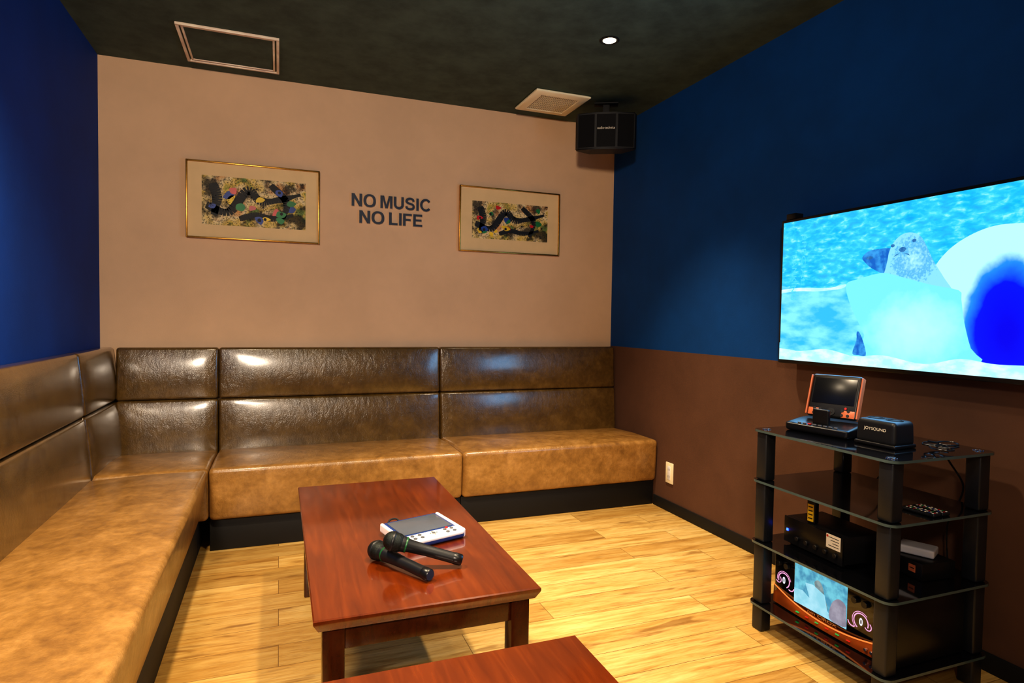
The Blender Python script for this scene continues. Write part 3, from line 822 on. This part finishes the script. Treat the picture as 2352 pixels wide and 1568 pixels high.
# remotes
for x, y, r, lab in ((1.79, 1.262, 82, 'black remote control with white and red buttons'), (1.832, 1.262, 78, 'slim black remote control with coloured buttons')):
    e = thing('remote_control', (x, y, .5426), lab, 'remote control', rot=(0,0,math.radians(r-78)), group='remote controls on the rack shelf')
    bm = B(); rbox(bm, (-.017,-.048,0), (.017,.048,.010), .004, m=4); finish('case', bm, DGREY, e)
    bm = B(); k = 0
    for iy in range(8):
        for ix in (-1,0,1):
            k += 1
            box(bm, (ix*.0095-.0026, -.040+iy*.0108-.0022, .0098), (ix*.0095+.0026, -.040+iy*.0108+.0022, .0112), .0006, (0,0,1,0,2,0,3)[k%7])
    finish('buttons', bm, [LABELW, RED, BLUEP, GREEN], e)

# ------------------------------------------------------------------ tablet remote builder (face up = +z, top edge +y)
def tablet_parts(e, accent, dark=False, k=1.0):
    w, h, th = .105, .092, .024
    S = Matrix.Scale(k, 4)
    def fin(n, bm, m):
        bmesh.ops.transform(bm, matrix=S, verts=bm.verts); finish(n, bm, m, e)
    bw = .007 if dark else .012
    bm = B(); rbox(bm, (-w+.006,-h,0), (w-.006,h,th), .010, m=6); fin('body', bm, BLACK if dark else NAVY)
    for s in (-1,1):
        bm = B()
        rbox(bm, (min(s*w, s*(w-bw)), -h+.006, -.001), (max(s*w, s*(w-bw)), h-.006, th+.003), .003 if dark else .006, m=6)
        fin('bumper', bm, accent)
    s0 = .058 if dark else .056
    bm = B(); box(bm, (-w+.020,-h+s0,th-.001), (w-.020,-h+.168,th+.002), .001); fin('screen', bm, SCREEN_BLK if dark else SCREEN_OFF)
    if dark:
        for s in (-1,1):
            bm = B(); box(bm, (min(s*.042, s*(w-.012)),-h+.006,th-.001), (max(s*.042, s*(w-.012)),-h+.036,th+.0016), .001); fin('button_panel', bm, accent)
    else:
        bm = B(); rbox(bm, (-w+.010,-h-.001,th-.012), (w-.010,-h+.050,th+.0016), .006, m=6); fin('button_panel', bm, WHITE)
    bm = B()
    for s in (-.068,-.044,.044,.068):
        for y in (-.077,-.058): cyl(bm, (s, y, th+.001), .006, .003, 16, 0)
    cyl(bm, (0,-.066,th+.001), .016, .002, 24, 1); cyl(bm, (0,-.066,th+.002), .006, .0025, 16, 0)
    for q in range(4):
        a = q*math.pi/2; cyl(bm, (.011*math.cos(a), -.066+.011*math.sin(a), th+.0025), .0026, .001, 8, 0)
    cyl(bm, (.056,-.048,th+.001), .005, .003, 16, 2)
    fin('buttons', bm, [DGREY if dark else GREY, BLACK if dark else CREAM, RED])
e = thing('tablet_remote', (.420, 1.868, .4265), 'navy and white karaoke tablet remote lying on the table', 'tablet', rot=(math.radians(3),0,math.radians(17)))
tablet_parts(e, SALMON)
bm = B(); tube(bm, [(-.03,.088,.012),(-.035,.11,.02),(-.055,.115,.018),(-.07,.10,.008),(-.06,.092,.012)], .003); finish('strap', bm, BLACKM, e)

# cradle + tablet on rack
e = thing('charging_cradle', (1.79, 1.60, .7225), 'black charging cradle with a row of small buttons', 'cradle', rot=(0,0,math.radians(-80)))
bm = B()
def crfn(q, n):
    q = q.copy()
    if n.z > 0: q.z += (.004*max(0, n.y) - .012*max(0, -n.y))*n.z
    return q
rbox(bm, (-.115,-.08,.0003), (.115,.07,.040), .012, m=8, fn=crfn); finish('base', bm, BLACK, e)
bm = B(); rbox(bm, (-.03,-.05,.030), (.03,-.035,.085), .006, m=4); finish('centre_rest', bm, BLACK, e)
bm = B()
for k in range(8): box(bm, (-.07+k*.019, -.072, .030), (-.058+k*.019, -.066, .0335), .0008, 1 if k == 2 else 0)
finish('buttons', bm, [GREY, RED], e)
e2 = thing('tablet_remote', (1.835, 1.612, .8420), 'orange edged karaoke tablet remote standing in a charging cradle', 'tablet', rot=(math.radians(72),0,math.radians(-72)))
tablet_parts(e2, ORANGE, True, .84)
e = thing('microphone_charger', (1.785, 1.383, .7225), 'black rounded charger box with white lettering on its front', 'charger', rot=(0,0,math.radians(-86)))
def chfn(q, n):
    q = q.copy(); q.x *= 1-.04*(n.z+1)/2; q.y = q.y*(1-.06*(n.z+1)/2); return q
bm = B(); rbox(bm, (-.066,-.05,.006), (.066,.05,.082), .014, m=8, fn=chfn); finish('case', bm, DGREY, e)
bm = B(); rbox(bm, (-.068,-.052,.0003), (.068,.052,.012), .005, m=6); finish('base', bm, BLACK, e)
bm = B(); merge(bm, text_bm('JOYSOUND', .0), 0, frame_mat((-.036,-.0496,.046),(1,0,0),(0,.035,1),.072,.012,.0001)); finish('logo', bm, LABELW, e, smooth=False, recalc=False)
for x in (-.03,.03):
    bm = B(); lathe(bm, [(.024,.080),(.024,.0835),(.019,.0835),(.017,.078),(0,.078)], 24, 0, Matrix.Translation((x,0,0))); finish('slot', bm, BLACK, e)
e = thing('cable', (1.86, 1.26, .7235), 'loose coil of thin black cable on the rack', 'cable')
bm = B(); pts = []
for i in range(30):
    a = i*.72; r = .03+.014*math.sin(i*1.3)
    pts.append((r*math.cos(a)*1.2, r*math.sin(a), .0035+.0007*i+.004*abs(math.sin(i*.9))))
tube(bm, pts, .0022, 6, 4); finish('cord', bm, BLACK, e)
for pts in ([(1.98,1.62,.70),(2.06,1.62,.66),(2.07,1.60,.58),(2.05,1.63,.50),(2.06,1.61,.40),(2.07,1.6,.3),(2.08,1.62,.05)],
            [(2.0,1.35,.70),(2.06,1.36,.65),(2.08,1.33,.58),(2.06,1.34,.50),(2.07,1.37,.42),(2.07,1.35,.2),(2.08,1.33,.02)]):
    e = thing('hanging_cable', pts[-1], 'thin black cable hanging behind the media rack', 'cable', group='cables behind the rack')
    bm = B(); tube(bm, pts, .003, 6, 6); finish('cord', bm, BLACKM, e, world=True)

# ------------------------------------------------------------------ microphones
def mic(head, tail, label):
    head, tail = Vector(head), Vector(tail); d = (head-tail)
    q = Vector((0,0,1)).rotation_difference(d.normalized())
    L = d.length
    e = thing('microphone', tail, label, 'microphone', quat=q, group='wireless microphones on the table')
    bm = B(); lathe(bm, [(0,0),(.013,0),(.0155,.003),(.016,.02),(.015,.025)], 28); finish('end_cap', bm, BLACK, e)
    bm = B(); lathe(bm, [(.0150,.025),(.0150,.10),(.0175,.15),(.0205,L-.035),(.0215,L-.025)], 28); finish('handle', bm, DGREY, e)
    bm = B(); lathe(bm, [(.0195,L-.040),(.0208,L-.039),(.0210,L-.036),(.0205,L-.035)], 28); finish('ring', bm, GREEND, e, label='thin green ring')
    bm = B(); pr = [(.0215,L-.025),(.0250,L-.018)]
    for k in range(9):
        a = -.35+k*(math.pi/2+.35)/8; pr.append((max(0,.0265*math.cos(a)), L+.0265*math.sin(a)))
    pr[-1] = (0, L+.0265); lathe(bm, pr, 28); finish('grille', bm, MESHG, e)
    bm = B(); lathe(bm, [(.0262,L-.004),(.0276,L-.002),(.0276,L+.002),(.0262,L+.004)], 28); finish('grille_band', bm, DGREY, e)
mic((.290,1.652,.494), (.470,1.600,.4385), 'black handheld microphone resting across another one, grille end raised')
mic((.258,1.722,.4485), (.366,1.532,.4375), 'black handheld microphone lying flat on the mahogany table')

# ------------------------------------------------------------------ screen glow + world
l = bpy.data.lights.new('television_glow', 'AREA'); l.shape = 'RECTANGLE'; l.size = 1.0; l.size_y = .55; l.energy = 12; l.color = (.22,.55,1)
lo = bpy.data.objects.new('television_glow', l); lo.location = (TVX-.03, 1.55, 1.24)
lo.rotation_euler = Vector((-1,0,0)).to_track_quat('-Z','Y').to_euler(); COL.objects.link(lo)
w = bpy.data.worlds.new('room_ambient'); scn.world = w; w.use_nodes = True
w.node_tree.nodes['Background'].inputs[0].default_value = (.3,.35,.45,1); w.node_tree.nodes['Background'].inputs[1].default_value = .3

# ------------------------------------------------------------------ camera
F = 1413.0
th, pi_, ro = math.atan2(536, F), math.atan2(51, F), .0152
f = Vector((math.sin(th)*math.cos(pi_), math.cos(th)*math.cos(pi_), -math.sin(pi_)))
r = Vector((math.cos(th), -math.sin(th), 0)); u = r.cross(f)
cr = r*math.cos(ro)+u*math.sin(ro); cu = u*math.cos(ro)-r*math.sin(ro)
m = Matrix((cr, cu, -f)).transposed().to_4x4(); m.translation = (0,0,1.10)
cd = bpy.data.cameras.new('camera'); cd.sensor_width = 36; cd.lens = 36*F/2352; cd.clip_start = .02
co = bpy.data.objects.new('camera', cd); COL.objects.link(co); co.matrix_world = m
scn.camera = co
